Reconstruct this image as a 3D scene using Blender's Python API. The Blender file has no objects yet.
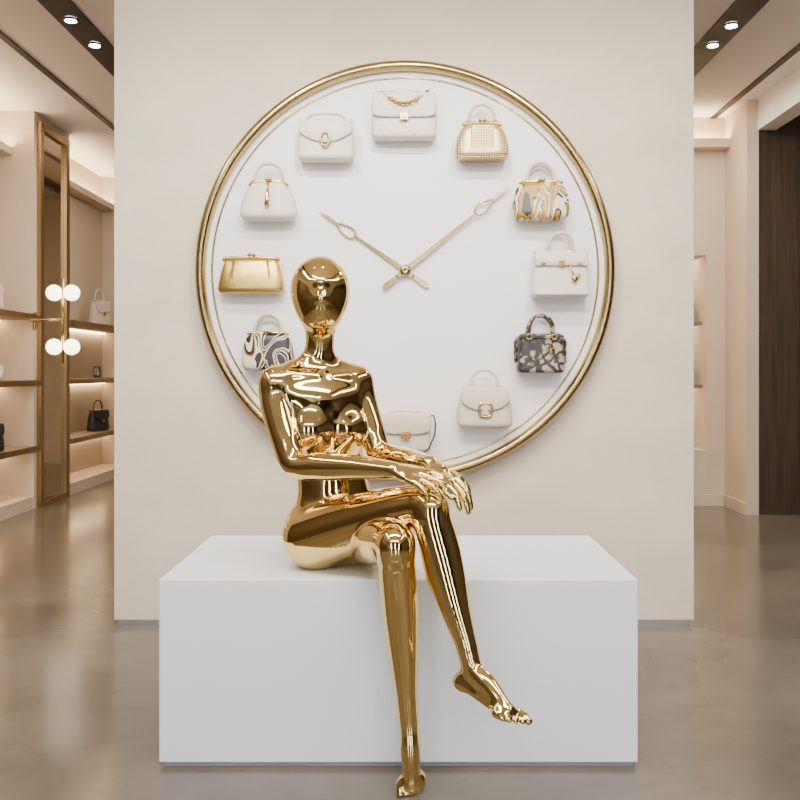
import bpy, bmesh, math, random
import numpy as np
from mathutils import Vector, Matrix
random.seed(3)
scene = bpy.context.scene
COL = scene.collection

# ------------------------------------------------------------------ materials
def new_mat(name):
    m = bpy.data.materials.new(name); m.use_nodes = True
    nt = m.node_tree
    return m, nt, nt.nodes['Principled BSDF']

def pmat(name, col, rough=0.5, metal=0.0, coat=0.0, bump=None, var=None, emit=None, estr=0):
    m, nt, b = new_mat(name)
    b.inputs['Base Color'].default_value = (*col, 1)
    b.inputs['Roughness'].default_value = rough
    b.inputs['Metallic'].default_value = metal
    if coat: b.inputs['Coat Weight'].default_value = coat
    if emit:
        b.inputs['Emission Color'].default_value = (*emit, 1)
        b.inputs['Emission Strength'].default_value = estr
    N, L = nt.nodes, nt.links
    tc = N.new('ShaderNodeTexCoord')
    if var:  # (scale, amount 0..1, detail, (sx,sy,sz))
        mp = N.new('ShaderNodeMapping'); mp.inputs['Scale'].default_value = var[3]
        L.new(tc.outputs['Object'], mp.inputs['Vector'])
        n = N.new('ShaderNodeTexNoise'); n.inputs['Scale'].default_value = var[0]
        n.inputs['Detail'].default_value = var[2]; n.inputs['Roughness'].default_value = 0.6
        L.new(mp.outputs[0], n.inputs['Vector'])
        r = N.new('ShaderNodeValToRGB')
        lo = tuple(c*(1-var[1]) for c in col); hi = tuple(min(1, c*(1+var[1])) for c in col)
        r.color_ramp.elements[0].position = .3; r.color_ramp.elements[1].position = .7
        r.color_ramp.elements[0].color = (*lo, 1); r.color_ramp.elements[1].color = (*hi, 1)
        L.new(n.outputs['Fac'], r.inputs['Fac']); L.new(r.outputs[0], b.inputs['Base Color'])
    if bump:  # (scale, strength, dist)
        n = N.new('ShaderNodeTexNoise'); n.inputs['Scale'].default_value = bump[0]
        n.inputs['Detail'].default_value = 5
        L.new(tc.outputs['Object'], n.inputs['Vector'])
        bp = N.new('ShaderNodeBump'); bp.inputs['Strength'].default_value = bump[1]
        bp.inputs['Distance'].default_value = bump[2]
        L.new(n.outputs['Fac'], bp.inputs['Height']); L.new(bp.outputs[0], b.inputs['Normal'])
    return m

M_GOLD = pmat('polished_gold', (0.83, 0.60, 0.235), 0.055, 1.0)
M_BRASS = pmat('polished_brass', (0.48, 0.35, 0.15), 0.2, 1.0)
M_BRASS_D = pmat('bronze_trim', (0.34, 0.24, 0.12), 0.32, 1.0)
M_HW = pmat('hardware_gold', (0.66, 0.46, 0.16), 0.2, 1.0)
M_WHITE = pmat('white_lacquer', (0.84, 0.89, 0.95), 0.36)
M_FACE = pmat('clock_face_white', (0.90, 0.90, 0.89), 0.5)
M_PLASTER = pmat('limewash_plaster', (0.72, 0.63, 0.505), 0.75, bump=(6, .30, .014), var=(2.0, .085, 8, (1, 1, 1.5)))
M_WALL = pmat('warm_plaster', (0.64, 0.53, 0.40), 0.8, var=(2, .04, 4, (1, 1, 1)))
M_TRAV = pmat('travertine', (0.60, 0.50, 0.39), 0.6, var=(3, .1, 6, (1, 6, .4)))
M_CEIL = pmat('ceiling_paint', (0.90, 0.85, 0.78), 0.9)
M_BLACK = pmat('black_track', (0.012, 0.012, 0.013), 0.5)
M_BLACKL = pmat('black_leather', (0.02, 0.02, 0.022), 0.35, bump=(300, .2, .001))
M_SHELF = pmat('shelf_oak', (0.25, 0.165, 0.10), 0.5, var=(6, .15, 4, (1, .3, 4)))
M_DWOOD = pmat('dark_walnut', (0.055, 0.034, 0.019), 0.42, var=(5, .35, 5, (8, 8, .35)))
M_MIRROR = pmat('bronze_mirror', (0.55, 0.47, 0.38), 0.08, 1.0)
M_LED = pmat('led_strip', (1, .8, .6), .5, emit=(1.0, .72, .42), estr=15)
M_COVE = pmat('cove_led', (1, .8, .6), .5, emit=(1.0, .80, .56), estr=38)
M_GLOBE = pmat('opal_globe', (1, .95, .88), .3, emit=(1.0, .84, .62), estr=7)
M_SPOT = pmat('spot_lens', (1, 1, 1), .3, emit=(1.0, .93, .82), estr=40)
LC = (0.75, 0.68, 0.585)
M_LEA = pmat('ivory_leather', LC, 0.45, bump=(220, .25, .001))
M_LEA2 = pmat('cream_leather', (0.66, 0.56, 0.445), 0.42, bump=(220, .25, .001))
M_GLEA = pmat('metallic_gold_leather', (0.60, 0.41, 0.12), 0.3, .9, bump=(35, .25, .004))

def m_floor():
    m, nt, b = new_mat('polished_concrete'); N, L = nt.nodes, nt.links
    tc = N.new('ShaderNodeTexCoord')
    n1 = N.new('ShaderNodeTexNoise'); n1.inputs['Scale'].default_value = 1.3; n1.inputs['Detail'].default_value = 9
    n1.inputs['Roughness'].default_value = .62; n1.inputs['Distortion'].default_value = .3
    L.new(tc.outputs['Object'], n1.inputs['Vector'])
    r = N.new('ShaderNodeValToRGB')
    e = r.color_ramp.elements
    e[0].position = .30; e[0].color = (.090, .074, .058, 1)
    e[1].position = .72; e[1].color = (.172, .146, .118, 1)
    L.new(n1.outputs['Fac'], r.inputs['Fac'])
    nz = N.new('ShaderNodeTexNoise'); nz.inputs['Scale'].default_value = 2.5; nz.inputs['Detail'].default_value = 4
    L.new(tc.outputs['Object'], nz.inputs['Vector'])
    mx = N.new('ShaderNodeMixRGB'); mx.inputs[0].default_value = .3
    L.new(tc.outputs['Object'], mx.inputs[1]); L.new(nz.outputs['Color'], mx.inputs[2])
    v = N.new('ShaderNodeTexVoronoi'); v.feature = 'DISTANCE_TO_EDGE'; v.inputs['Scale'].default_value = .8
    L.new(mx.outputs[0], v.inputs['Vector'])
    cr = N.new('ShaderNodeValToRGB'); cr.color_ramp.elements[0].color = (.90, .90, .90, 1)
    cr.color_ramp.elements[1].position = .005; cr.color_ramp.elements[1].color = (1, 1, 1, 1)
    L.new(v.outputs['Distance'], cr.inputs['Fac'])
    mu = N.new('ShaderNodeMixRGB'); mu.blend_type = 'MULTIPLY'; mu.inputs[0].default_value = 1
    L.new(r.outputs[0], mu.inputs[1]); L.new(cr.outputs[0], mu.inputs[2])
    L.new(mu.outputs[0], b.inputs['Base Color'])
    rr = N.new('ShaderNodeMapRange'); rr.inputs['To Min'].default_value = .10; rr.inputs['To Max'].default_value = .25
    L.new(n1.outputs['Fac'], rr.inputs['Value']); L.new(rr.outputs[0], b.inputs['Roughness'])
    return m
M_FLOOR = m_floor()

def m_quilt():
    m, nt, b = new_mat('quilted_leather'); N, L = nt.nodes, nt.links
    b.inputs['Base Color'].default_value = (.78, .72, .63, 1); b.inputs['Roughness'].default_value = .42
    tc = N.new('ShaderNodeTexCoord'); sp = N.new('ShaderNodeSeparateXYZ'); L.new(tc.outputs['Object'], sp.inputs[0])
    outs = []
    for sgn in (1, -1):
        a = N.new('ShaderNodeMath'); a.operation = 'MULTIPLY'; a.inputs[1].default_value = sgn
        L.new(sp.outputs['Z'], a.inputs[0])
        s = N.new('ShaderNodeMath'); s.operation = 'ADD'; L.new(sp.outputs['X'], s.inputs[0]); L.new(a.outputs[0], s.inputs[1])
        k = N.new('ShaderNodeMath'); k.operation = 'MULTIPLY'; k.inputs[1].default_value = math.pi/.040; L.new(s.outputs[0], k.inputs[0])
        si = N.new('ShaderNodeMath'); si.operation = 'SINE'; L.new(k.outputs[0], si.inputs[0])
        ab = N.new('ShaderNodeMath'); ab.operation = 'ABSOLUTE'; L.new(si.outputs[0], ab.inputs[0])
        outs.append(ab)
    mn = N.new('ShaderNodeMath'); mn.operation = 'MINIMUM'; L.new(outs[0].outputs[0], mn.inputs[0]); L.new(outs[1].outputs[0], mn.inputs[1])
    pw = N.new('ShaderNodeMath'); pw.operation = 'POWER'; pw.inputs[1].default_value = .5; L.new(mn.outputs[0], pw.inputs[0])
    bp = N.new('ShaderNodeBump'); bp.inputs['Strength'].default_value = .5; bp.inputs['Distance'].default_value = .004
    L.new(pw.outputs[0], bp.inputs['Height']); L.new(bp.outputs[0], b.inputs['Normal'])
    return m
M_QUILT = m_quilt()

def m_python():
    m, nt, b = new_mat('python_skin'); N, L = nt.nodes, nt.links
    tc = N.new('ShaderNodeTexCoord')
    mp = N.new('ShaderNodeMapping'); mp.inputs['Rotation'].default_value = (0, math.radians(45), 0); mp.inputs['Scale'].default_value = (1, .01, 1)
    L.new(tc.outputs['Object'], mp.inputs[0])
    nz = N.new('ShaderNodeTexNoise'); nz.inputs['Scale'].default_value = 14; nz.inputs['Detail'].default_value = 2
    L.new(tc.outputs['Object'], nz.inputs['Vector'])
    mx = N.new('ShaderNodeMixRGB'); mx.inputs[0].default_value = .05
    L.new(mp.outputs[0], mx.inputs[1]); L.new(nz.outputs['Color'], mx.inputs[2])
    v = N.new('ShaderNodeTexVoronoi'); v.inputs['Scale'].default_value = 24; v.feature = 'DISTANCE_TO_EDGE'; v.inputs['Randomness'].default_value = .45
    L.new(mx.outputs[0], v.inputs['Vector'])
    n2 = N.new('ShaderNodeTexNoise'); n2.inputs['Scale'].default_value = 60; n2.inputs['Detail'].default_value = 3
    L.new(tc.outputs['Object'], n2.inputs['Vector'])
    a = N.new('ShaderNodeMath'); a.operation = 'MULTIPLY_ADD'; a.inputs[1].default_value = .35
    L.new(n2.outputs['Fac'], a.inputs[0]); L.new(v.outputs['Distance'], a.inputs[2])
    r = N.new('ShaderNodeValToRGB'); e = r.color_ramp.elements
    e[0].position = .22; e[0].color = (.025, .021, .018, 1); e[1].position = .50; e[1].color = (.50, .42, .32, 1)
    x = e.new(.29); x.color = (.08, .068, .055, 1)
    x = e.new(.335); x.color = (.42, .35, .26, 1)
    L.new(a.outputs[0], r.inputs['Fac'])
    v2 = N.new('ShaderNodeTexVoronoi'); v2.inputs['Scale'].default_value = 120; v2.feature = 'DISTANCE_TO_EDGE'
    L.new(tc.outputs['Object'], v2.inputs['Vector'])
    cr = N.new('ShaderNodeValToRGB'); cr.color_ramp.elements[0].color = (.5, .48, .46, 1)
    cr.color_ramp.elements[1].position = .12; cr.color_ramp.elements[1].color = (1, 1, 1, 1)
    L.new(v2.outputs['Distance'], cr.inputs['Fac'])
    mu = N.new('ShaderNodeMixRGB'); mu.blend_type = 'MULTIPLY'; mu.inputs[0].default_value = 1
    L.new(r.outputs[0], mu.inputs[1]); L.new(cr.outputs[0], mu.inputs[2]); L.new(mu.outputs[0], b.inputs['Base Color'])
    b.inputs['Roughness'].default_value = .38
    bp = N.new('ShaderNodeBump'); bp.inputs['Strength'].default_value = .4; bp.inputs['Distance'].default_value = .002
    L.new(v2.outputs['Distance'], bp.inputs['Height']); L.new(bp.outputs[0], b.inputs['Normal'])
    return m
M_PYTHON = m_python()

def m_scarf(name, dark, off):
    m, nt, b = new_mat(name); N, L = nt.nodes, nt.links
    tc = N.new('ShaderNodeTexCoord'); mp = N.new('ShaderNodeMapping'); mp.inputs['Location'].default_value = (off, off*2, off)
    mp.inputs['Rotation'].default_value = (0, .8, 0); mp.inputs['Scale'].default_value = (1.0, .5, .45)
    L.new(tc.outputs['Object'], mp.inputs[0])
    n = N.new('ShaderNodeTexNoise'); n.inputs['Scale'].default_value = 9; n.inputs['Detail'].default_value = .8; n.inputs['Distortion'].default_value = 1.6
    L.new(mp.outputs[0], n.inputs['Vector'])
    r = N.new('ShaderNodeValToRGB'); r.color_ramp.interpolation = 'CONSTANT'; e = r.color_ramp.elements
    W = (.76, .68, .55, 1); G = (.42, .235, .012, 1); K = (.010, .008, .006, 1)
    if dark:
        e[0].position = 0; e[0].color = K; e[1].position = .37; e[1].color = W
        seq = ((.40, K), (.485, W), (.525, K), (.56, G), (.575, W), (.605, K))
    else:
        e[0].position = 0; e[0].color = K; e[1].position = .34; e[1].color = G
        seq = ((.405, K), (.425, W), (.47, K), (.485, G), (.54, W), (.585, K), (.605, G), (.66, W))
    for p, c in seq:
        x = e.new(p); x.color = c
    L.new(n.outputs['Fac'], r.inputs['Fac']); L.new(r.outputs[0], b.inputs['Base Color'])
    b.inputs['Roughness'].default_value = .33
    return m
M_SCARF = m_scarf('printed_leather_gold', False, .3)
M_SCARFK = m_scarf('printed_leather_black', True, 1.7)

def m_weave():
    m, nt, b = new_mat('woven_gold_leather'); N, L = nt.nodes, nt.links
    tc = N.new('ShaderNodeTexCoord')
    mp = N.new('ShaderNodeMapping'); mp.inputs['Rotation'].default_value = (0, math.radians(45), 0); mp.inputs['Scale'].default_value = (1, .01, 1)
    L.new(tc.outputs['Object'], mp.inputs[0])
    c = N.new('ShaderNodeTexChecker'); c.inputs['Scale'].default_value = 130
    c.inputs['Color1'].default_value = (.70, .55, .33, 1); c.inputs['Color2'].default_value = (.36, .22, .06, 1)
    L.new(mp.outputs[0], c.inputs['Vector']); L.new(c.outputs['Color'], b.inputs['Base Color'])
    b.inputs['Roughness'].default_value = .34; b.inputs['Metallic'].default_value = .45
    return m
M_WEAVE = m_weave()

# ------------------------------------------------------------------ mesh helpers
def obj_from(name, verts, faces, mat, parent=None, smooth=False, loc=(0, 0, 0)):
    me = bpy.data.meshes.new(name); me.from_pydata([tuple(v) for v in verts], [], faces)
    bm = bmesh.new(); bm.from_mesh(me); bmesh.ops.recalc_face_normals(bm, faces=bm.faces); bm.to_mesh(me); bm.free()
    me.materials.append(mat)
    if smooth: me.polygons.foreach_set('use_smooth', [True]*len(me.polygons))
    o = bpy.data.objects.new(name, me); COL.objects.link(o)
    o.location = loc
    if parent: o.parent = parent
    return o

def box(name, x0, x1, y0, y1, z0, z1, mat, parent=None, bevel=0):
    c = ((x0+x1)/2, (y0+y1)/2, (z0+z1)/2); h = ((x1-x0)/2, (y1-y0)/2, (z1-z0)/2)
    v = [(sx*h[0], sy*h[1], sz*h[2]) for sx in (-1, 1) for sy in (-1, 1) for sz in (-1, 1)]
    f = [(0, 1, 3, 2), (4, 6, 7, 5), (0, 4, 5, 1), (2, 3, 7, 6), (0, 2, 6, 4), (1, 5, 7, 3)]
    o = obj_from(name, v, f, mat, parent, loc=c)
    if bevel:
        b = o.modifiers.new('bevel', 'BEVEL'); b.width = bevel; b.segments = 3
    return o

def empty(name, loc=(0, 0, 0), rot=0):
    e = bpy.data.objects.new(name, None); e.empty_display_size = .1; e.location = loc
    e.rotation_euler = (0, 0, rot); COL.objects.link(e); return e

def tube(name, pts, r, mat, parent=None, closed=False, seg=12, flat=1.0):
    pts = [Vector(p) for p in pts]; n = len(pts); rs = r if isinstance(r, (list, tuple)) else [r]*n
    V, F = [], []
    prev = None
    for i, p in enumerate(pts):
        if closed: t = pts[(i+1) % n]-pts[i-1]
        else: t = pts[min(i+1, n-1)]-pts[max(i-1, 0)]
        t.normalize()
        if prev is None:
            a = Vector((0, 1, 0)) if abs(t.y) < .9 else Vector((1, 0, 0))
        else: a = prev
        a = (a-t*a.dot(t)).normalized(); prev = a; b = t.cross(a)
        for k in range(seg):
            an = 2*math.pi*k/seg
            V.append(p+a*math.cos(an)*rs[i]*flat+b*math.sin(an)*rs[i])
    m = n if closed else n-1
    for i in range(m):
        for k in range(seg):
            j = (i+1) % n; k2 = (k+1) % seg
            F.append((i*seg+k, i*seg+k2, j*seg+k2, j*seg+k))
    if not closed:
        F.append(tuple(range(seg))[::-1]); F.append(tuple((n-1)*seg+k for k in range(seg)))
    return obj_from(name, V, F, mat, parent, True)

def arc(hw, hh, z0, y, n=28, ex=2.0, x0=0):
    out = []
    for i in range(n+1):
        a = math.pi*(1-i/n); c, s = math.cos(a), math.sin(a)
        out.append((x0+hw*math.copysign(abs(c)**(2/ex), c), y, z0+hh*abs(s)**(2/ex)))
    return out

def ball(name, c, r, mat, parent=None, sc=(1, 1, 1)):
    bm = bmesh.new(); bmesh.ops.create_uvsphere(bm, u_segments=24, v_segments=14, radius=r)
    for v in bm.verts: v.co = Vector((v.co.x*sc[0], v.co.y*sc[1], v.co.z*sc[2]))
    me = bpy.data.meshes.new(name); bm.to_mesh(me); bm.free(); me.materials.append(mat)
    me.polygons.foreach_set('use_smooth', [True]*len(me.polygons))
    o = bpy.data.objects.new(name, me); COL.objects.link(o); o.location = c
    if parent: o.parent = parent
    return o

def prism(name, poly, y0, y1, mat, parent=None, bevel=0):
    n = len(poly); V = [(x, y0, z) for x, z in poly]+[(x, y1, z) for x, z in poly]
    F = [tuple(range(n)), tuple(range(n, 2*n))[::-1]]+[(i, (i+1) % n, n+(i+1) % n, n+i) for i in range(n)]
    o = obj_from(name, V, F, mat, parent)
    if bevel:
        b = o.modifiers.new('bevel', 'BEVEL'); b.width = bevel; b.segments = 2
    return o

def lathe_ring(name, prof, mat, parent=None, seg=160):
    V, F = [], []; m = len(prof)
    for i in range(seg):
        a = 2*math.pi*i/seg
        for r, y in prof: V.append((r*math.cos(a), y, r*math.sin(a)))
    for i in range(seg):
        j = (i+1) % seg
        for k in range(m):
            k2 = (k+1) % m; F.append((i*m+k, j*m+k, j*m+k2, i*m+k2))
    return obj_from(name, V, F, mat, parent, True)

# ------------------------------------------------------------------ room shell
H = 3.15
box('floor', -6, 6.5, -4.6, 11, -.1, 0, M_FLOOR)
box('ceiling', -6, 6.5, -4.6, 11, H, H+.12, M_CEIL)
box('wall_left', -3.4, -3.25, -4.6, 10.6, 0, H, M_WALL)
box('wall_back', -3.4, 6, 10.6, 10.75, 0, H, M_WALL)
box('wall_front', -3.4, 6, -4.6, -4.45, 0, H, M_DWOOD)
box('wall_right', 5.2, 5.35, -4.6, 6.85, 0, H, M_DWOOD)
box('wall_left_dark_reflector', -3.25, -3.2, -4.4, 3.4, 0, 2.7, M_DWOOD)  # unseen dark wood, added so the gold limbs reflect dark edges
box('wall_left_pier', -3.25, -2.95, 7.12, 7.86, 0, H, M_TRAV)
box('wall_left_pier.001', -3.25, -2.95, 4.0, 5.0, 0, H, M_TRAV)
box('wall_left_pier.002', -3.25, -2.95, 9.6, 10.6, 0, H, M_TRAV)
box('baseboard_left', -3.25, -2.96, 7.86, 9.6, 0, .10, M_WALL)
box('baseboard_left.001', -3.25, -2.96, 5.0, 7.12, 0, .10, M_WALL)
for i, (a, b_) in enumerate(((5.0, 7.12), (7.86, 9.6))):
    cv = empty('added_cove_uplight')
    box('ledge', -3.25, -3.12, a, b_, 2.80, 2.82, M_WALL, cv)
    box('lip', -3.13, -3.12, a, b_, 2.82, 2.86, M_WALL, cv)
    box('led', -3.22, -3.16, a+.02, b_-.02, 2.82, 2.835, M_COVE, cv)
cv = empty('added_cove_uplight')  # uplight added on the niche wall to brighten the ceiling
box('ledge', .6, 2.58, 7.18, 7.3, 2.88, 2.90, M_WALL, cv)
box('lip', .6, 2.58, 7.18, 7.19, 2.90, 2.95, M_WALL, cv)
box('led', .7, 2.55, 7.22, 7.28, 2.90, 2.915, M_COVE, cv)
mir = empty('wall_mirror')
box('glass', -2.95, -2.94, 7.22, 7.72, .04, 3.02, M_MIRROR, mir)
for nm, a in (('frame_a', (7.17, 7.23)), ('frame_b', (7.71, 7.78))):
    box(nm, -2.95, -2.915, a[0], a[1], 0, 3.08, M_BRASS_D, mir)
box('frame_top', -2.95, -2.915, 7.23, 7.71, 3.02, 3.08, M_BRASS_D, mir)
box('frame_bottom', -2.95, -2.915, 7.23, 7.71, 0, .05, M_BRASS_D, mir)
def shelf(z, y0, y1):
    e = empty('display_shelf')
    box('board', -3.25, -2.93, y0, y1, z-.045, z, M_SHELF, e, .003)
    box('brass_edge', -2.93, -2.924, y0, y1, z-.045, z, M_BRASS_D, e)
    box('led', -3.24, -3.21, y0+.02, y1-.02, z-.062, z-.045, M_LED, e)
for z in (1.54, 1.02, .50):
    shelf(z, 5.0, 7.12); shelf(z, 7.86, 9.6)
box('wall_niche', .6, 1.6, 7.3, 7.45, 0, H, M_WALL)
box('wall_niche.001', 2.43, 2.58, 7.3, 7.45, 0, H, M_WALL)
box('wall_niche.002', 1.6, 2.43, 7.3, 7.45, 2.03, H, M_WALL)
box('wall_niche.003', 1.6, 2.43, 7.3, 7.45, 0, .45, M_WALL)
nch = empty('display_niche')
box('back_panel', 1.55, 2.48, 7.75, 7.8, .4, 2.1, M_TRAV, nch)
box('side_a', 1.55, 1.6, 7.45, 7.75, .4, 2.1, M_TRAV, nch)
box('side_b', 2.43, 2.48, 7.45, 7.75, .4, 2.1, M_TRAV, nch)
box('top', 1.6, 2.43, 7.45, 7.75, 2.03, 2.1, M_TRAV, nch)
box('bottom', 1.6, 2.43, 7.45, 7.75, .4, .45, M_TRAV, nch)
for i, z in enumerate((.98, 1.5)):
    box('niche_shelf_%d' % i, 1.6, 2.43, 7.4, 7.75, z-.03, z, M_SHELF, nch)
    box('niche_led_%d' % i, 1.62, 2.41, 7.72, 7.745, z-.045, z-.03, M_COVE, nch)
box('niche_led_top', 1.62, 2.41, 7.70, 7.74, 2.01, 2.03, M_COVE, nch)
box('wall_return', 2.58, 2.67, 6.83, 7.45, 0, H, M_WALL)
box('wall_header', 2.66, 2.80, 2.0, 6.83, 2.92, H, M_CEIL)
dw = empty('wall_wood_panelling')
x = 2.67
k = 0
while x < 5.19:
    x1 = min(x+.32, 5.2)
    box('plank_%d' % k, x+.002, x1-.002, 6.85, 6.93, 0, H, M_DWOOD, dw, .003); x = x1; k += 1
box('backing', 2.67, 5.2, 6.93, 6.98, 0, H, M_BLACK, dw)
box('baseboard_right', 2.56, 2.58, 6.83, 7.3, 0, .09, M_TRAV)
box('baseboard_back', 1.3, 2.56, 7.28, 7.3, 0, .09, M_TRAV)

part = empty('wall_partition')
box('slab', -1.263, 1.237, 3.88, 4.12, .022, H, M_PLASTER, part, .003)
box('metal_skirting', -1.25, 1.225, 3.888, 4.11, 0, .022, pmat('steel_trim', (.5, .48, .45), .3, 1), part)

pl = empty('display_plinth')
box('body', -.686, .639, 2.49, 3.155, .014, .52, M_WHITE, pl, .003)
box('shadow_gap_base', -.676, .629, 2.50, 3.145, 0, .014, pmat('grey_base', (.35, .36, .38), .5), pl)

def track(x0, x1, spots):
    t = empty('ceiling_track_light')
    box('channel', x0, x1, 0.5, 10.4, H-.012, H, M_BLACK, t)
    for i, (sx, sy) in enumerate(spots):
        bm = bmesh.new(); bmesh.ops.create_cone(bm, cap_ends=True, segments=28, radius1=.032, radius2=.032, depth=.02)
        me = bpy.data.meshes.new('spot_%d' % i); bm.to_mesh(me); bm.free(); me.materials.append(M_SPOT)
        o = bpy.data.objects.new('spot_%d' % i, me); COL.objects.link(o); o.location = (sx, sy, H-.018); o.parent = t
        tube('bezel_%d' % i, [(sx+.038*math.cos(a), sy+.038*math.sin(a), H-.02) for a in [2*math.pi*q/24 for q in range(24)]], .007, M_BLACK, t, True, 8)
track(-2.04, -1.86, [(-1.95, 5.22), (-1.95, 5.62), (-1.95, 8.2)])
track(-2.50, -2.455, [])
track(1.82, 2.0, [(1.91, 5.3), (1.91, 5.62), (1.91, 8.0)])
track(2.46, 2.505, [])

def area(name, loc, rot, sx, sy, power, col=(1, .93, .84)):
    l = bpy.data.lights.new(name, 'AREA'); l.shape = 'RECTANGLE'; l.size = sx; l.size_y = sy
    l.energy = power; l.color = col
    o = bpy.data.objects.new(name, l); COL.objects.link(o); o.location = loc
    o.rotation_euler = tuple(math.radians(a) for a in rot); return o
area('ceiling_light_main', (0, 1.2, 3.08), (25, 0, 0), 2.8, .5, 150, (1, .94, .86))
area('ceiling_light_front', (0, -1.6, 3.1), (12, 0, 0), 3.5, .3, 110, (1, .96, .92))
area('ceiling_light_left', (-1.95, 6.6, 3.1), (0, 0, 0), .3, 3.5, 75, (1, .87, .72))
area('ceiling_light_right', (1.95, 5.4, 3.1), (0, 0, 0), .3, 3.0, 75, (1, .89, .76))
area('ceiling_light_side', (-2.2, 1.6, 3.1), (0, 0, 0), .2, 3.0, 50, (1, .92, .82))
area('ceiling_light_side.001', (2.6, 1.6, 3.1), (0, 0, 0), .2, 3.0, 50, (1, .92, .82))
for i, xx in enumerate((-.8, 0, .8)):
    l = bpy.data.lights.new('accent_spot', 'SPOT'); l.energy = 105; l.spot_size = math.radians(75); l.spot_blend = .8
    l.shadow_soft_size = .05; l.color = (1, .93, .83)
    o = bpy.data.objects.new('accent_spot', l); COL.objects.link(o); o.location = (xx, 2.35, 3.08)
    d = Vector((xx*.9, 3.85, 1.3))-o.location; o.rotation_euler = d.to_track_quat('-Z', 'Y').to_euler()
fill_grp = empty('fill_glow_1')  # glowing panels added unseen behind the camera as cool fill light
M_FILL = pmat('fill_emitter', (1, 1, 1), .5, emit=(.84, .92, 1), estr=17)
for i, xx in enumerate((-2.4, .35, 2.9)):
    box('fill_panel_%d' % i, xx-.2, xx+.2, -4.44, -4.42, .2, 2.7, M_FILL, fill_grp)
w = bpy.data.worlds.new('world'); scene.world = w; w.use_nodes = True
w.node_tree.nodes['Background'].inputs[0].default_value = (1, .93, .85, 1)
w.node_tree.nodes['Background'].inputs[1].default_value = .4

# ------------------------------------------------------------------ clock
CX, CZ = -.008, 1.522
clk = empty('wall_clock', (CX, 3.88, CZ))
face = lathe_ring('face', [(0.0001, -.045), (.86, -.045), (.86, 0), (.0001, 0)], M_FACE, clk)
for p in face.data.polygons: p.use_smooth = False
prof = [(.848, 0), (.848, -.062), (.852, -.077), (.861, -.086), (.875, -.086), (.887, -.077), (.892, -.062), (.892, 0)]
lathe_ring('outer_ring', prof, M_BRASS, clk)
lathe_ring('inner_ring', [(.818, -.045), (.818, -.048), (.826, -.048), (.826, -.045)], M_BRASS, clk)
def clock_hand(name, ang, L, lc, y, w0):
    d = Vector((math.cos(ang), math.sin(ang))); n = Vector((-d.y, d.x))
    P = lambda s, t: tuple(d*s+n*t)
    e = bpy.data.objects.new(name, None); COL.objects.link(e); e.parent = clk
    lr, lw = .045, .020
    prism('shaft', [P(-.045, -w0*.8), P(.0, -w0), P(lc-lr, -w0*.4), P(lc-lr, w0*.4), P(0, w0), P(-.045, w0*.8)], y, y-.006, M_BRASS, e)
    prism('tail', [P(-.04, -w0*.7), P(-.04, w0*.7), P(-.10, w0*1.15), P(-.118, w0*.8), P(-.125, 0), P(-.118, -w0*.8), P(-.10, -w0*1.15)], y, y-.006, M_BRASS, e)
    pts = []
    for i in range(36):
        a = 2*math.pi*i/36; s = math.cos(a)
        q = P(lc+lr*s, lw*math.sin(a)*(1-.45*s))
        pts.append((q[0], y-.003, q[1]))
    tube('loop', pts, .0042, M_BRASS, e, True, 8)
    prism('tip', [P(lc+lr-.002, -.005), P(L-.05, -.007), P(L, 0), P(L-.05, .007), P(lc+lr-.002, .005)], y, y-.006, M_BRASS, e)
clock_hand('hour_hand', math.atan2(58, -84), .445, .305, -.052, .011)
clock_hand('minute_hand', math.atan2(84, 104), .575, .430, -.062, .011)
lathe_ring('hub', [(.0001, -.045), (.0001, -.078), (.014, -.078), (.024, -.072), (.026, -.045)], M_BRASS, clk, 40)

# ------------------------------------------------------------------ handbags
def body(name, par, wb, wt, h, d, mat, dt=None, ex=5, rc=.018, bulge=.0, mid=None, sag=0, rows=26):
    if dt is None: dt = d*.7
    n = 56; V, F = [], []
    vs = [0.5-0.5*math.cos(math.pi*i/rows) for i in range(rows+1)]
    for v in vs:
        z = v*h
        hw = (wb+(wt-wb)*v)/2
        if mid is not None: hw += (mid-(wb+wt)/2)/2*math.sin(math.pi*v)**1.0
        hd = (d+(dt-d)*v)/2+bulge*math.sin(math.pi*v)
        e = 0
        dz = min(z, h-z)
        if dz < rc: e = rc-math.sqrt(max(0, rc*rc-(rc-dz)**2))
        hwv = max(hw-e, .001); hdv = max(hd-e*min(1, hd/rc*.8), .001)
        for i in range(n):
            a = 2*math.pi*i/n; c, s = math.cos(a), math.sin(a)
            x = hwv*math.copysign(abs(c)**(2/ex), c); yv = hdv*math.copysign(abs(s)**(2/ex), s)
            zz = z-sag*(1-(x/hwv)**2)*v if sag else z
            V.append((x, -d/2+yv, zz))
    R = len(vs)
    for r in range(R-1):
        for i in range(n):
            j = (i+1) % n; F.append((r*n+i, r*n+j, (r+1)*n+j, (r+1)*n+i))
    F.append(tuple(range(n))[::-1]); F.append(tuple((R-1)*n+i for i in range(n)))
    return obj_from(name, V, F, mat, par, True)

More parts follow.
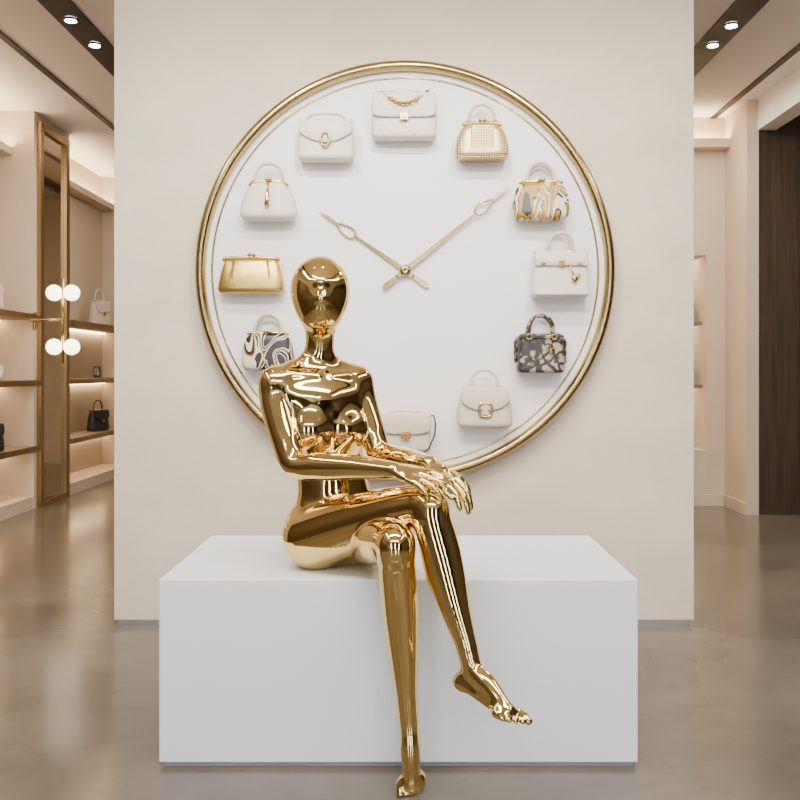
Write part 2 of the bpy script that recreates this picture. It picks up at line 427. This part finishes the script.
def flap(name, par, w, h, d, dt, fl, mat, t=.006, power=4, drop=.35, wlow=None):
    U, S = 24, 22; V, F = [], []
    wl = wlow or w
    for j in range(S+1):
        s = j/S
        for i in range(U+1):
            u = -1+2*i/U
            L2 = fl*(1-drop*abs(u)**power)
            if s < .35:
                q = s/.35; y = -(d-dt)/2-q*dt; z = h+.004; f = 0
            else:
                q = (s-.35)/.65; f = q*L2
                yb = (d-dt)/2*(f/h)
                y = -(d+dt)/2-yb-.005-.004*math.sin(math.pi*q); z = h+.003-f
            ww = w+(wl-w)*(f/max(fl, .001))
            V.append((u*ww/2, y, z))
    for j in range(S):
        for i in range(U):
            a = j*(U+1)+i; F.append((a, a+1, a+U+2, a+U+1))
    o = obj_from(name, V, F, mat, par, True)
    m = o.modifiers.new('sol', 'SOLIDIFY'); m.thickness = t; m.offset = 0
    return o

def chain(par, pts, r=.008):
    bm_v, bm_f = [], []
    n = len(pts)
    for i in range(n-1):
        p = Vector(pts[i]); q = Vector(pts[i+1]); c = (p+q)/2; t = (q-p); L = t.length*.68; t.normalize()
        a = Vector((0, 1, 0)) if i % 2 == 0 else t.cross(Vector((0, 1, 0))).normalized()
        base = len(bm_v)
        for k in range(14):
            th = 2*math.pi*k/14; cc = c+t*math.cos(th)*L+a*math.sin(th)*r*.75
            rad = (t*math.cos(th)+a*math.sin(th)).normalized(); up = t.cross(a)
            for m in range(6):
                ph = 2*math.pi*m/6; bm_v.append(cc+(rad*math.cos(ph)+up*math.sin(ph))*r*.32)
        for k in range(14):
            for m in range(6):
                k2 = (k+1) % 14; m2 = (m+1) % 6
                bm_f.append((base+k*6+m, base+k2*6+m, base+k2*6+m2, base+k*6+m2))
    return obj_from('chain_strap', bm_v, bm_f, M_HW, par, True)

def hbox(par, nm, cx, cz, w, h, y, t, mat=None, bev=.002):
    return box(nm, cx-w/2, cx+w/2, y-t, y, cz-h/2, cz+h/2, mat or M_HW, par, bev)

def ringz(par, nm, cx, cz, rx, rz, y, r, mat=None, ex=2):
    pts = []
    for i in range(32):
        a = 2*math.pi*i/32; c, s = math.cos(a), math.sin(a)
        pts.append((cx+rx*math.copysign(abs(c)**(2/ex), c), y, cz+rz*math.copysign(abs(s)**(2/ex), s)))
    return tube(nm, pts, r, mat or M_HW, par, True, 8)

YF = 3.835
def at(dx, dz, name):
    return empty(name, (CX+dx, YF, CZ+dz))

b = at(-.004, .548, 'quilted_handbag')
body('body', b, .272, .262, .185, .085, M_QUILT, .06)
flap('flap', b, .266, .186, .085, .06, .105, M_QUILT, drop=.12, power=6)
hbox(b, 'clasp_plate', 0, .085, .036, .030, -.092, .006)
hbox(b, 'clasp_front', 0, .085, .020, .016, -.098, .004, M_BRASS)
pts = [(-.105+.21*i/24, -.05-.045*math.sin(math.pi*i/24)**.6, .200-.062*math.sin(math.pi*i/24)) for i in range(25)]
chain(b, pts, .0115)
tube('back_chain', arc(.085, .028, .187, -.03), .003, M_HW, b)

b = at(.323, .458, 'woven_handbag')
body('body', b, .222, .150, .155, .10, M_WEAVE, .05, ex=3.2, rc=.03, mid=.215)
hbox(b, 'front_panel', 0, .075, .095, .13, -.086, .006, M_WEAVE, .003)
tube('frame', arc(.078, .012, .145, -.055, ex=4), .008, M_HW, b)
tube('handle', arc(.058, .085, .15, -.05, ex=2.3), .0065, M_LEA2, b)
ball('clasp_1', (-.008, -.07, .166), .008, M_HW, b); ball('clasp_2', (.01, -.07, .166), .008, M_HW, b)
tube('base_piping', arc(.10, -.008, .015, -.09, ex=5), .004, M_HW, b)
for sx in (-1, 1): ringz(b, 'handle_ring', sx*.057, .158, .009, .010, -.056, .003)

b = at(.570, .205, 'printed_handbag')
body('body', b, .225, .175, .165, .10, M_SCARF, .055, ex=3.4, rc=.03, mid=.235)
tube('frame', arc(.088, .010, .155, -.058, ex=5), .006, M_HW, b)
tube('handle', arc(.058, .090, .155, -.05, ex=2.2), .0065, M_LEA2, b)
tube('handle_back', arc(.058, .084, .155, -.02, ex=2.2), .006, M_LEA2, b)
ball('clasp_1', (-.007, -.075, .168), .008, M_HW, b); ball('clasp_2', (.009, -.075, .168), .008, M_HW, b)
for sx in (-1, 1): ringz(b, 'handle_ring', sx*.058, .155, .009, .012, -.06, .003)

b = at(.650, -.115, 'belted_handbag')
body('body', b, .245, .215, .185, .105, M_LEA, .065, ex=6, rc=.014)
flap('flap', b, .216, .186, .105, .065, .062, M_LEA, drop=.0, wlow=.222)
hbox(b, 'belt', 0, .135, .226, .016, -.098, .004, M_LEA2)
hbox(b, 'turn_lock', 0, .135, .026, .026, -.102, .006)
for sx in (-1, 1):
    hbox(b, 'belt_plate', sx*.075, .135, .02, .012, -.102, .003)
    hbox(b, 'handle_tab', sx*.052, .165, .014, .05, -.092, .004, M_LEA2)
tube('handle_front', arc(.052, .078, .185, -.088, ex=2.4), .0066, M_LEA2, b)
tube('handle_back', arc(.052, .086, .185, -.03, ex=2.4), .0066, M_LEA2, b)
tube('charm_strap', [(.025, -.105, .13), (.04, -.108, .105), (.05, -.108, .085)], .003, M_HW, b)
ball('charm', (.052, -.110, .072), .012, M_HW, b, (1, .6, 1.3))
hbox(b, 'lock_charm', .068, .085, .016, .02, -.106, .005)
hbox(b, 'piping_base', 0, .008, .236, .006, -.10, .006, M_LEA2)

b = at(.568, -.434, 'python_handbag')
body('body', b, .200, .185, .165, .10, M_PYTHON, .075, ex=5, rc=.016)
tube('handle_front', arc(.052, .085, .155, -.092, ex=2.4), .0068, M_PYTHON, b)
tube('handle_back', arc(.052, .078, .160, -.03, ex=2.4), .0068, M_PYTHON, b)
hbox(b, 'top_band', 0, .150, .186, .014, -.090, .005, M_PYTHON)
for sx in (-1, 1): ringz(b, 'handle_ring', sx*.052, .150, .010, .012, -.100, .003)
tube('charm_chain', [(.03, -.10, .15), (.034, -.108, .12), (.034, -.108, .10)], .0025, M_HW, b)
for k, (cx, cz) in enumerate(((.022, .105), (.036, .09), (.048, .11))): hbox(b, 'letter_charm_%d' % k, cx, cz, .010, .022, -.106, .003)
for sx in (-1, 1): tube('side_wing', [(sx*.092, -.05, .15), (sx*.104, -.05, .13), (sx*.102, -.05, .04)], .008, M_PYTHON, b)

b = at(.333, -.665, 'top_handle_handbag')
body('body', b, .228, .180, .165, .105, M_LEA2, .07, ex=4, rc=.026, mid=.226)
flap('flap', b, .182, .167, .105, .07, .095, M_LEA2, drop=.45, power=3, wlow=.215)
tube('handle', arc(.058, .078, .165, -.05, ex=2.2), .0068, M_LEA2, b)
ringz(b, 'buckle', 0, .078, .026, .028, -.108, .0055, ex=4)
hbox(b, 'buckle_tab', 0, .085, .022, .055, -.103, .005, M_LEA2)
for sx in (-1, 1): ringz(b, 'handle_ring', sx*.058, .168, .010, .010, -.055, .003)

b = at(.002, -.765, 'crossbody_handbag')
body('body', b, .215, .205, .155, .08, M_LEA2, .06, ex=5, rc=.018)
flap('flap', b, .210, .156, .08, .06, .085, M_LEA2, drop=.25, power=5)
hbox(b, 'clasp', 0, .072, .040, .030, -.088, .007)
hbox(b, 'clasp_inset', 0, .072, .022, .014, -.095, .003, M_BRASS)
tube('strap', [(.10, -.05, .150), (.118, -.055, .152), (.126, -.06, .12), (.122, -.065, .07), (.10, -.07, .02), (.06, -.075, -.018), (.0, -.075, -.03), (-.04, -.07, -.02), (-.06, -.05, .0)], .0035, M_BLACKL, b)
tube('strap_back', arc(.10, .02, .150, -.03), .0035, M_HW, b)

b = at(-.325, -.665, 'small_flap_handbag')
body('body', b, .200, .18, .15, .09, M_LEA, .06, ex=4, rc=.02)
flap('flap', b, .182, .151, .09, .06, .085, M_LEA, drop=.3, power=4)
hbox(b, 'clasp', 0, .07, .026, .024, -.096, .006)
tube('handle', arc(.05, .07, .15, -.045, ex=2.2), .006, M_LEA, b)

b = at(-.576, -.425, 'black_printed_handbag')
body('body', b, .215, .165, .160, .10, M_SCARFK, .055, ex=3.4, rc=.03, mid=.215)
tube('frame', arc(.084, .010, .150, -.058, ex=5), .006, M_HW, b)
tube('handle', arc(.058, .086, .150, -.05, ex=2.2), .0065, M_LEA2, b)
tube('handle_back', arc(.056, .080, .150, -.02, ex=2.2), .006, M_LEA2, b)
ball('clasp_1', (-.007, -.075, .163), .008, M_HW, b); ball('clasp_2', (.009, -.075, .163), .008, M_HW, b)

b = at(-.647, -.100, 'gold_clutch')
body('body', b, .285, .215, .150, .085, M_GLEA, .04, ex=3.2, rc=.022, bulge=.006, mid=.262)
tube('frame', [(-.112+.224*i/20, -.05, .146+.006*math.sin(math.pi*i/20)) for i in range(21)], .008, M_HW, b)
ball('clasp_1', (-.006, -.06, .163), .0085, M_HW, b); ball('clasp_2', (.012, -.06, .160), .0085, M_HW, b)
for sx in (-1, 1):
    tube('pleat', [(sx*.07, -.072, .135), (sx*.078, -.086, .10), (sx*.082, -.091, .06)], [.004, .005, .001], M_GLEA, b)
    ball('frame_end', (sx*.113, -.05, .143), .010, M_HW, b)

b = at(-.573, .205, 'frame_handbag')
body('body', b, .242, .145, .165, .10, M_LEA, .05, ex=2.8, rc=.034, mid=.222)
tube('frame', arc(.076, .016, .148, -.06, ex=4), .0065, M_HW, b)
tube('frame_side_l', [(-.076, -.06, .150), (-.088, -.058, .12)], .005, M_HW, b)
tube('frame_side_r', [(.076, -.06, .150), (.088, -.058, .12)], .005, M_HW, b)
tube('handle', arc(.060, .080, .160, -.05, ex=2.3), .0068, M_LEA2, b)
ball('clasp_1', (-.007, -.075, .170), .008, M_HW, b); ball('clasp_2', (.009, -.075, .170), .008, M_HW, b)
tube('tassel_cord', [(0, -.08, .165), (.002, -.096, .14), (.002, -.1, .115)], .004, M_HW, b)
tube('tassel', [(.002, -.102, .118), (.002, -.105, .105), (.001, -.108, .08), (.0, -.110, .055)], [.005, .009, .008, .011], M_HW, b)
for sx in (-1, 1): ringz(b, 'handle_ring', sx*.060, .160, .009, .012, -.055, .003)

b = at(-.332, .455, 'ring_clasp_handbag')
body('body', b, .232, .215, .165, .09, M_LEA, .06, ex=4.5, rc=.022, mid=.236)
flap('flap', b, .216, .167, .09, .06, .098, M_LEA, drop=.45, power=2.2, wlow=.222)
ringz(b, 'oval_ring', 0, .082, .018, .028, -.100, .0052)
hbox(b, 'ring_tab', 0, .085, .018, .03, -.094, .005, M_LEA)
tube('handle', arc(.075, .028, .172, -.05, ex=3.0), .0066, M_LEA2, b)
for sx in (-1, 1):
    ringz(b, 'handle_ring', sx*.075, .172, .008, .009, -.055, .003); ball('stud', (sx*.075, -.08, .16), .006, M_HW, b)
    tube('handle_lug', [(sx*.085, -.05, .168), (sx*.10, -.06, .172), (sx*.106, -.07, .155)], .004, M_HW, b)

def shelf_bag(x, y, z, w, h, mat, hnd, name='handbag', rot=70):
    e = empty(name, (x, y, z+.001), math.radians(rot))
    body('body', e, w, w*.8, h, .11, mat, .07, ex=4, rc=.02, mid=w*.97)
    flap('flap', e, w*.82, h, .11, .07, h*.5, mat, drop=.3)
    tube('handle', arc(w*.26, hnd, h, -.05, ex=2.3), .007, mat, e)
    hbox(e, 'clasp', 0, h*.5, .03, .03, -.118, .006)
shelf_bag(-3.10, 6.55, 1.54, .26, .18, M_LEA2, .10, 'cream_shoulder_bag')
shelf_bag(-3.10, 6.55, .50, .28, .20, M_BLACKL, .12, 'black_tote_bag')
shelf_bag(-3.10, 5.6, 1.02, .28, .20, M_LEA, .10, 'ivory_tote_bag')
shelf_bag(-3.10, 8.95, 1.54, .26, .24, M_LEA2, .12, 'cream_tote_bag')
shelf_bag(-3.10, 8.90, .50, .26, .20, M_BLACKL, .10, 'black_shoulder_bag')
def heel_shoe(x, y, z, mat):
    e = empty('high_heel_shoe', (x, y, z+.006), math.radians(20))
    tube('upper', [(0, .08, .085), (.0, .05, .07), (0, .0, .04), (0, -.05, .022), (0, -.10, .018), (0, -.135, .012)], [.026, .028, .026, .026, .022, .008], mat, e, flat=.8)
    tube('heel', [(0, .085, .075), (0, .09, .03), (0, .088, .0)], [.016, .006, .005], mat, e)
    tube('back_counter', [(0, .085, .08), (0, .088, .11)], [.024, .02], mat, e)
heel_shoe(-3.08, 6.75, 1.02, M_LEA2); heel_shoe(-3.0, 6.62, 1.02, M_LEA2)
heel_shoe(-3.08, 8.9, 1.02, M_BLACKL); heel_shoe(-3.0, 8.75, 1.02, M_BLACKL)
shelf_bag(2.26, 7.66, .98, .24, .18, M_LEA2, .08, 'beige_satchel', 0)
shelf_bag(2.26, 7.66, 1.5, .24, .18, M_SHELF, .08, 'brown_satchel', 0)

sc = empty('globe_wall_sconce', (-2.676, 7.0, 0))
tube('rod', [(0, 0, 1.15), (0, 0, 1.82)], .010, M_BRASS, sc)
tube('arm', [(-.30, .15, 1.49), (-.27, .0, 1.49), (0, 0, 1.49)], .010, M_BRASS, sc)
box('backplate', -.285, -.27, .12, .20, 1.42, 1.56, M_BRASS, sc)
for i, (dx, z) in enumerate(((-.068, 1.70), (.068, 1.70), (-.068, 1.28), (.068, 1.28))):
    ball('globe_%d' % i, (dx, 0, z), .062, M_GLOBE, sc)
for i, z in enumerate((1.70, 1.28)): tube('crossbar_%d' % i, [(-.05, 0, z), (.05, 0, z)], .009, M_BRASS, sc)

# ------------------------------------------------------------------ mannequin (implicit surface -> one continuous mesh)
RES = .004
LO = np.array([-.48, 2.03, -.012], dtype=np.float32); HI = np.array([.34, 2.87, 1.46])
NX, NY, NZ = [int(math.ceil((HI[i]-LO[i])/RES))+1 for i in range(3)]
gx = LO[0]+RES*np.arange(NX, dtype=np.float32); gy = LO[1]+RES*np.arange(NY, dtype=np.float32); gz = LO[2]+RES*np.arange(NZ, dtype=np.float32)
def grid(): return np.full((NX, NY, NZ), 1.0, dtype=np.float32)
def smin(a, b, k):
    h = np.clip(.5+.5*(b-a)/k, 0, 1); return b+(a-b)*h-k*h*(1-h)
I3 = ((1, 0, 0), (0, 1, 0), (0, 0, 1))
TH = math.radians(23)
UU = np.array([math.cos(TH), math.sin(TH), 0]); FF = np.array([math.sin(TH), -math.cos(TH), 0]); WW = np.array([0, 0, 1.])
BODY = (UU, FF, WW)
def slices(lo, hi):
    return [slice(int(np.searchsorted(gg, lo[i])), int(np.searchsorted(gg, hi[i]))) for i, gg in enumerate((gx, gy, gz))]
def rc(g, a, b, ra, rb, k=.02, ax=I3, sc=(1, 1, 1), sub=False):
    a = np.array(a, float); b = np.array(b, float); R = max(ra, rb)*max(sc)+.075
    s = slices(np.minimum(a, b)-R, np.maximum(a, b)+R)
    if any(q.start >= q.stop for q in s): return
    X = (gx[s[0]]-a[0])[:, None, None]; Y = (gy[s[1]]-a[1])[None, :, None]; Z = (gz[s[2]]-a[2])[None, None, :]
    ax = np.array(ax, float); q = [(ax[i][0]*X+ax[i][1]*Y+ax[i][2]*Z)/sc[i] for i in range(3)]
    d = (ax@(b-a))/np.array(sc); dd = float(d@d)
    if dd > 1e-10: t = np.clip((q[0]*d[0]+q[1]*d[1]+q[2]*d[2])/dd, 0, 1)
    else: t = np.zeros_like(q[0])
    ds = np.sqrt((q[0]-t*d[0])**2+(q[1]-t*d[1])**2+(q[2]-t*d[2])**2)-(ra+(rb-ra)*t)
    if max(sc) != min(sc):
        p0 = [q[i]-t*d[i] for i in range(3)]
        n0 = np.sqrt(sum(p**2 for p in p0))+1e-6
        gr = np.sqrt(sum((p0[i]/n0/sc[i])**2 for i in range(3)))
        ds = ds/gr
    ds = ds.astype(np.float32)
    v = g[s[0], s[1], s[2]]
    if sub: g[s[0], s[1], s[2]] = -smin(-v, ds, k)
    else: g[s[0], s[1], s[2]] = smin(v, ds, k)
def ell(g, c, r, k=.03, ax=BODY, sub=False):
    m = max(r); rc(g, c, c, m, m, k, ax, tuple(x/m for x in r), sub)
def catmull(P, R, sub=4):
    P = [np.array(p, float) for p in P]; n = len(P); oP, oR = [], []
    for i in range(n-1):
        p0, p1, p2, p3 = P[max(i-1, 0)], P[i], P[i+1], P[min(i+2, n-1)]
        r0, r1, r2, r3 = R[max(i-1, 0)], R[i], R[i+1], R[min(i+2, n-1)]
        for j in range(sub):
            t = j/sub
            f = lambda a, b, c, d: .5*((2*b)+(-a+c)*t+(2*a-5*b+4*c-d)*t*t+(-a+3*b-3*c+d)*t**3)
            oP.append(f(p0, p1, p2, p3)); oR.append(f(r0, r1, r2, r3))
    oP.append(P[-1]); oR.append(R[-1]); return oP, oR
def limb(g, P, R, k=.006, sub=8):
    """swept tapered tube along a spline: hard min along the chain, then one smooth union"""
    oP, oR = catmull(P, R, sub); A = np.array(oP); mr = max(oR)+.05
    s = slices(A.min(0)-mr, A.max(0)+mr)
    X = gx[s[0]][:, None, None]; Y = gy[s[1]][None, :, None]; Z = gz[s[2]][None, None, :]
    best = None
    for i in range(len(oP)-1):
        a, b2 = oP[i], oP[i+1]; d = b2-a; dd = float(d@d)
        q0, q1, q2 = X-a[0], Y-a[1], Z-a[2]
        t = np.clip((q0*d[0]+q1*d[1]+q2*d[2])/dd, 0, 1)
        ds = (np.sqrt((q0-t*d[0])**2+(q1-t*d[1])**2+(q2-t*d[2])**2)-(oR[i]+(oR[i+1]-oR[i])*t)).astype(np.float32)
        best = ds if best is None else np.minimum(best, ds)
    v = g[s[0], s[1], s[2]]; g[s[0], s[1], s[2]] = smin(v, best, k)
def merge(a, b, centre=None, kbig=.05, rad=.09, k0=.004):
    if centre is None: k = np.float32(k0)
    else:
        c = centre
        d2 = ((gx-c[0])**2)[:, None, None]+((gy-c[1])**2)[None, :, None]+((gz-c[2])**2)[None, None, :]
        k = (k0+kbig*np.exp(-d2/(rad*rad))).astype(np.float32)
    return smin(a, b, k)

def loc(c, u, f, w=0): return np.array(c)+UU*u+FF*f+WW*w
T = grid()
P0 = (-.208, 2.685, .635); W0 = (-.224, 2.672, .795); R0 = (-.248, 2.660, .935); C0 = (-.260, 2.652, 1.010)
ell(T, P0, (.148, .108, .108), .04)
rc(T, loc(P0, 0, .005, .03), W0, .108, .083, .05, BODY, (1.12, .88, 1))
rc(T, W0, R0, .082, .103, .05, BODY, (1.10, .86, 1))
rc(T, R0, C0, .105, .096, .045, BODY, (1.16, .84, 1))
for s in (-1, 1):
    ell(T, loc(P0, s*.075, -.01, -.035), (.086, .095, .085), .045)
    ell(T, loc(R0, s*.060, .062, -.008), (.054, .047, .056), .034)
    rc(T, loc(C0, s*.030, -.01, .105), loc(C0, s*.116, -.005, .062), .032, .040, .04)
    rc(T, loc(C0, s*.020, .050, .074), loc(C0, s*.100, .033, .078), .005, .006, .026)
    rc(T, loc(C0, s*.090, .02, .01), loc(C0, s*.03, .040, .0), .035, .03, .055)
ell(T, loc(W0, 0, .060, -.06), (.045, .020, .065), .045)
HC = np.array((-.252, 2.62, 1.335))
limb(T, [(-.264, 2.672, 1.06), (-.262, 2.668, 1.12), (-.257, 2.655, 1.18), (-.253, 2.645, 1.26)], [.060, .047, .042, .045], .03)
HA = (np.array((math.cos(.12), math.sin(.12), 0)), np.array((math.sin(.12), -math.cos(.12), 0)), WW)
def hl(u, f, w): return HC+HA[0]*u+HA[1]*f+HA[2]*w
ell(T, hl(0, -.014, .012), (.083, .096, .086), .04, HA)
ell(T, hl(0, .010, -.034), (.073, .082, .082), .045, HA)
ell(T, hl(0, .036, -.080), (.042, .040, .034), .035, HA)
rc(T, hl(0, .083, .008), hl(0, .091, -.032), .004, .007, .030)
for s in (-1, 1):
    ell(T, hl(s*.032, .109, -.002), (.020, .010, .018), .026, HA, sub=True)
rc(T, hl(-.012, .082, -.062), hl(.012, .082, -.062), .004, .004, .014)

def hand(g, wrist, d, n, size=1.0, side=1, curl=(.25, .45, .35), spread=.10, thumb=1):
    d = np.array(d, float); d /= np.linalg.norm(d); n = np.array(n, float); n -= d*(n@d); n /= np.linalg.norm(n)
    s = np.cross(n, d)*side
    w = np.array(wrist, float); A = (d, s, n)
    rc(g, w+d*.012, w+d*.03*size, .020, .022, .008, A, (1, 1.1, .85))
    rc(g, w+d*.03*size+s*.008, w+d*.078*size+s*.022, .019, .016, .010, A, (1, 1.1, .72))
    rc(g, w+d*.03*size-s*.008, w+d*.074*size-s*.022, .019, .015, .010, A, (1, 1.1, .72))
    L = [.074, .083, .077, .060]; off = [.032, .011, -.011, -.031]; base = [.080, .085, .082, .074]
    for i in range(4):
        root = w+d*base[i]*size+s*off[i]*size
        fd = d+s*(1.5-i)*spread; fd /= np.linalg.norm(fd)
        P = [root-fd*.02, root]; ang = 0; p = root; c2 = [c*(1+.15*(i-1.5)) for c in curl]
        for j, fr in enumerate((.45, .31, .24)):
            ang += c2[j]; v = fd*math.cos(ang)-n*math.sin(ang); p = p+v*L[i]*fr*size; P.append(p)
        r = [.0095, .0092, .0082, .0074, .0058]
        if i == 3: r = [x*.88 for x in r]
        limb(g, P, [x*size for x in r], .0035, 3)
    if thumb:
        p0 = w+d*.022*size+s*.016; p1 = p0+d*.036*size+s*.026-n*.008; p2 = p1+d*.032*size+s*.008-n*.006; p3 = p2+d*.024*size-n*.006
        limb(g, [p0, p1, p2, p3], [.0145, .0115, .0098, .0066], .006, 4)

def leg_foot(g, shinP, shinR, ankle, d, up, size=1.0, side=1):
    d = np.array(d, float); d /= np.linalg.norm(d); up = np.array(up, float); up -= d*(up@d); up /= np.linalg.norm(up)
    s = np.cross(up, d)*side; a = np.array(ankle, float); A = (d, s, up)
    heel = a-d*.022*size-up*.046*size
    ball_ = a+d*.122*size-up*.060*size
    limb(g, shinP+[a, a+d*.052*size-up*.020*size, ball_+up*.008], shinR+[.0240*size, .0250*size, .0165*size], .008, 8)
    sp = np.array(shinP[-1], float)
    limb(g, [sp+(a-sp)*.3-d*.002, sp+(a-sp)*.7-d*.006, a-d*.014-up*.010, heel], [.016, .0155, .0175, .0225*size], .020, 6)
    rc(g, heel, ball_, .0205*size, .0165*size, .020, A, (1, 1.1, .85))
    rc(g, ball_+s*.022*size, ball_-s*.022*size-d*.012, .0165*size, .0135*size, .018, A, (1, 1, .8))
    for i in range(5):
        o = (.029, .0125, -.002, -.0155, -.0275)[i]*size; L = (.044, .044, .039, .033, .026)[i]*size; r = (.0112, .0080, .0075, .0070, .0066)[i]*size
        b0 = ball_+s*o+d*(.0-.004*i)
        limb(g, [b0, b0+d*L*.55+up*.003, b0+d*L-up*.004], [r*1.02, r, r*.85], .004, 3)

LL = grid()
HL = (-.135, 2.715, .612); KL = (-.031, 2.325, .645); AL = (.006, 2.350, .168)
limb(LL, [HL, (-.110, 2.60, .625), (-.078, 2.47, .640), (-.044, 2.37, .650), KL, (-.030, 2.318, .625)], [.084, .084, .074, .060, .054, .050], .008)
leg_foot(LL, [(-.031, 2.322, .655), (-.027, 2.325, .60), (-.018, 2.345, .50), (-.010, 2.352, .38), (-.001, 2.352, .25)], [.050, .049, .050, .042, .029], AL, (.050, -.50, -.86), (.0, -.86, .5), 1.05, side=-1)
ell(LL, (-.017, 2.370, .485), (.039, .038, .09), .03, I3)
ell(LL, (-.032, 2.290, .648), (.030, .022, .036), .025, I3)
LR = grid()
HR = (-.272, 2.630, .612); KR = (.052, 2.360, .744); AR = (.166, 2.252, .355)
limb(LR, [HR, (-.200, 2.575, .645), (-.10, 2.495, .688), (-.015, 2.418, .724), KR, (.058, 2.348, .720)], [.092, .087, .077, .064, .055, .051], .008)
leg_foot(LR, [(.052, 2.355, .747), (.068, 2.338, .697), (.092, 2.325, .612), (.118, 2.300, .512), (.147, 2.270, .418)], [.051, .050, .050, .042, .029], AR, (.128, -.130, -.036), (.12, -.05, .9), 1.02, side=1)
ell(LR, (.086, 2.348, .597), (.036, .038, .09), .03, I3)
ell(LR, (.068, 2.322, .736), (.030, .022, .036), .025, I3)
AMR = grid()
SR = (-.384, 2.600, 1.062); ER = (-.312, 2.510, .838); WR = (-.037, 2.355, .838)
ell(AMR, (-.382, 2.600, 1.055), (.046, .048, .056), .02)
limb(AMR, [SR, (-.374, 2.582, .995), (-.346, 2.545, .91), ER, (-.235, 2.465, .836), (-.13, 2.405, .840), WR], [.045, .045, .041, .036, .039, .032, .023], .008)
hand(AMR, WR, (.145, -.065, -.030), (.0, -.42, .9), 1.03, side=1, curl=(.25, .35, .25))
AML = grid()
SL = (-.146, 2.698, 1.066); EL = (-.078, 2.625, .855); WL = (.060, 2.405, .850)
ell(AML, (-.148, 2.698, 1.058), (.045, .048, .056), .02)
limb(AML, [SL, (-.132, 2.685, 1.0), (-.105, 2.655, .92), EL, (-.045, 2.565, .852), (.009, 2.485, .852), WL], [.045, .044, .040, .035, .037, .031, .023], .008)
hand(AML, WL, (.130, -.095, -.082), (.25, -.25, .9), 1.10, side=-1, curl=(.32, .36, .2), thumb=1)

G = merge(LL, LR, None)
G = merge(T, G, (-.21, 2.67, .63), .045, .11)
del LL, LR, T
G = merge(G, AMR, (-.352, 2.611, 1.065), .04, .055, .003)
G = merge(G, AML, (-.170, 2.685, 1.065), .04, .055, .003)
del AMR, AML
j0 = int(np.searchsorted(gy, 2.487))
G[:, j0:, :] = np.maximum(G[:, j0:, :], (np.float32(.5208)-gz)[None, None, :])
G = np.maximum(G, (np.float32(.0015)-gz)[None, None, :])

def surface_nets(F):
    S = F < 0
    nx, ny, nz = F.shape
    cnt = np.zeros((nx-1, ny-1, nz-1), np.uint8)
    for i in (0, 1):
        for j in (0, 1):
            for k in (0, 1): cnt += S[i:nx-1+i, j:ny-1+j, k:nz-1+k]
    act = (cnt > 0) & (cnt < 8); del cnt
    ci, cj, ck = np.nonzero(act); n = len(ci)
    idx = np.full(act.shape, -1, np.int32); idx[ci, cj, ck] = np.arange(n, dtype=np.int32)
    pos = np.zeros((n, 3)); num = np.zeros(n)
    for axis in range(3):
        o = [a for a in range(3) if a != axis]
        for p in (0, 1):
            for q in (0, 1):
                d0 = [0, 0, 0]; d0[o[0]] = p; d0[o[1]] = q; d1 = list(d0); d1[axis] = 1
                f0 = F[ci+d0[0], cj+d0[1], ck+d0[2]].astype(float); f1 = F[ci+d1[0], cj+d1[1], ck+d1[2]].astype(float)
                m = (f0 < 0) != (f1 < 0); t = np.where(m, f0/np.where(m, f0-f1, 1), 0)
                v = np.array([d0]*1, float).repeat(n, 0); v[:, axis] = t
                pos += v*m[:, None]; num += m
    pos /= num[:, None]; pos += np.stack([ci, cj, ck], 1)
    faces = []
    for axis in range(3):
        sl0 = [slice(None)]*3; sl1 = [slice(None)]*3; sl0[axis] = slice(0, -1); sl1[axis] = slice(1, None)
        A, B = S[tuple(sl0)], S[tuple(sl1)]
        e = np.stack(np.nonzero(A != B), 1); b, c = (axis+1) % 3, (axis+2) % 3
        e = e[(e[:, b] > 0) & (e[:, c] > 0)]
        e = e[(e[:, b] < F.shape[b]-1) & (e[:, c] < F.shape[c]-1)]
        ins = S[e[:, 0], e[:, 1], e[:, 2]]
        q = []
        for db, dc in ((1, 1), (0, 1), (0, 0), (1, 0)):
            f = e.copy(); f[:, b] -= db; f[:, c] -= dc; q.append(idx[f[:, 0], f[:, 1], f[:, 2]])
        q = np.stack(q, 1)
        q[~ins] = q[~ins][:, ::-1]
        faces.append(q)
    return LO+pos*RES, np.concatenate(faces)
V, Fc = surface_nets(G)
print('mannequin verts', len(V), 'faces', len(Fc))
E = np.concatenate([Fc[:, [0, 1]], Fc[:, [1, 2]], Fc[:, [2, 3]], Fc[:, [3, 0]]]); E = np.concatenate([E, E[:, ::-1]])
deg = np.bincount(E[:, 0], minlength=len(V)).astype(float)[:, None]
for it in range(24):
    for lam in (.5, -.51):
        S_ = np.stack([np.bincount(E[:, 0], weights=V[E[:, 1], a], minlength=len(V)) for a in range(3)], 1)/deg
        V = V+lam*(S_-V)
V = V.astype(np.float32)
me = bpy.data.meshes.new('mannequin')
me.vertices.add(len(V)); me.vertices.foreach_set('co', V.ravel())
me.loops.add(len(Fc)*4); me.loops.foreach_set('vertex_index', Fc.astype(np.int32).ravel())
me.polygons.add(len(Fc)); me.polygons.foreach_set('loop_start', np.arange(0, len(Fc)*4, 4, dtype=np.int32))
me.update(calc_edges=True); me.validate()
me.polygons.foreach_set('use_smooth', [True]*len(me.polygons)); me.materials.append(M_GOLD)
man = bpy.data.objects.new('mannequin', me); COL.objects.link(man)

# ------------------------------------------------------------------ camera
cam = bpy.data.cameras.new('camera'); co = bpy.data.objects.new('camera', cam); COL.objects.link(co)
co.location = (0, 0, 1.1); co.rotation_euler = (math.radians(90), 0, 0)
cam.sensor_width = 36; cam.lens = 900/800*36; cam.shift_x = -.00875; cam.shift_y = -.0375
cam.clip_start = .05
scene.camera = co
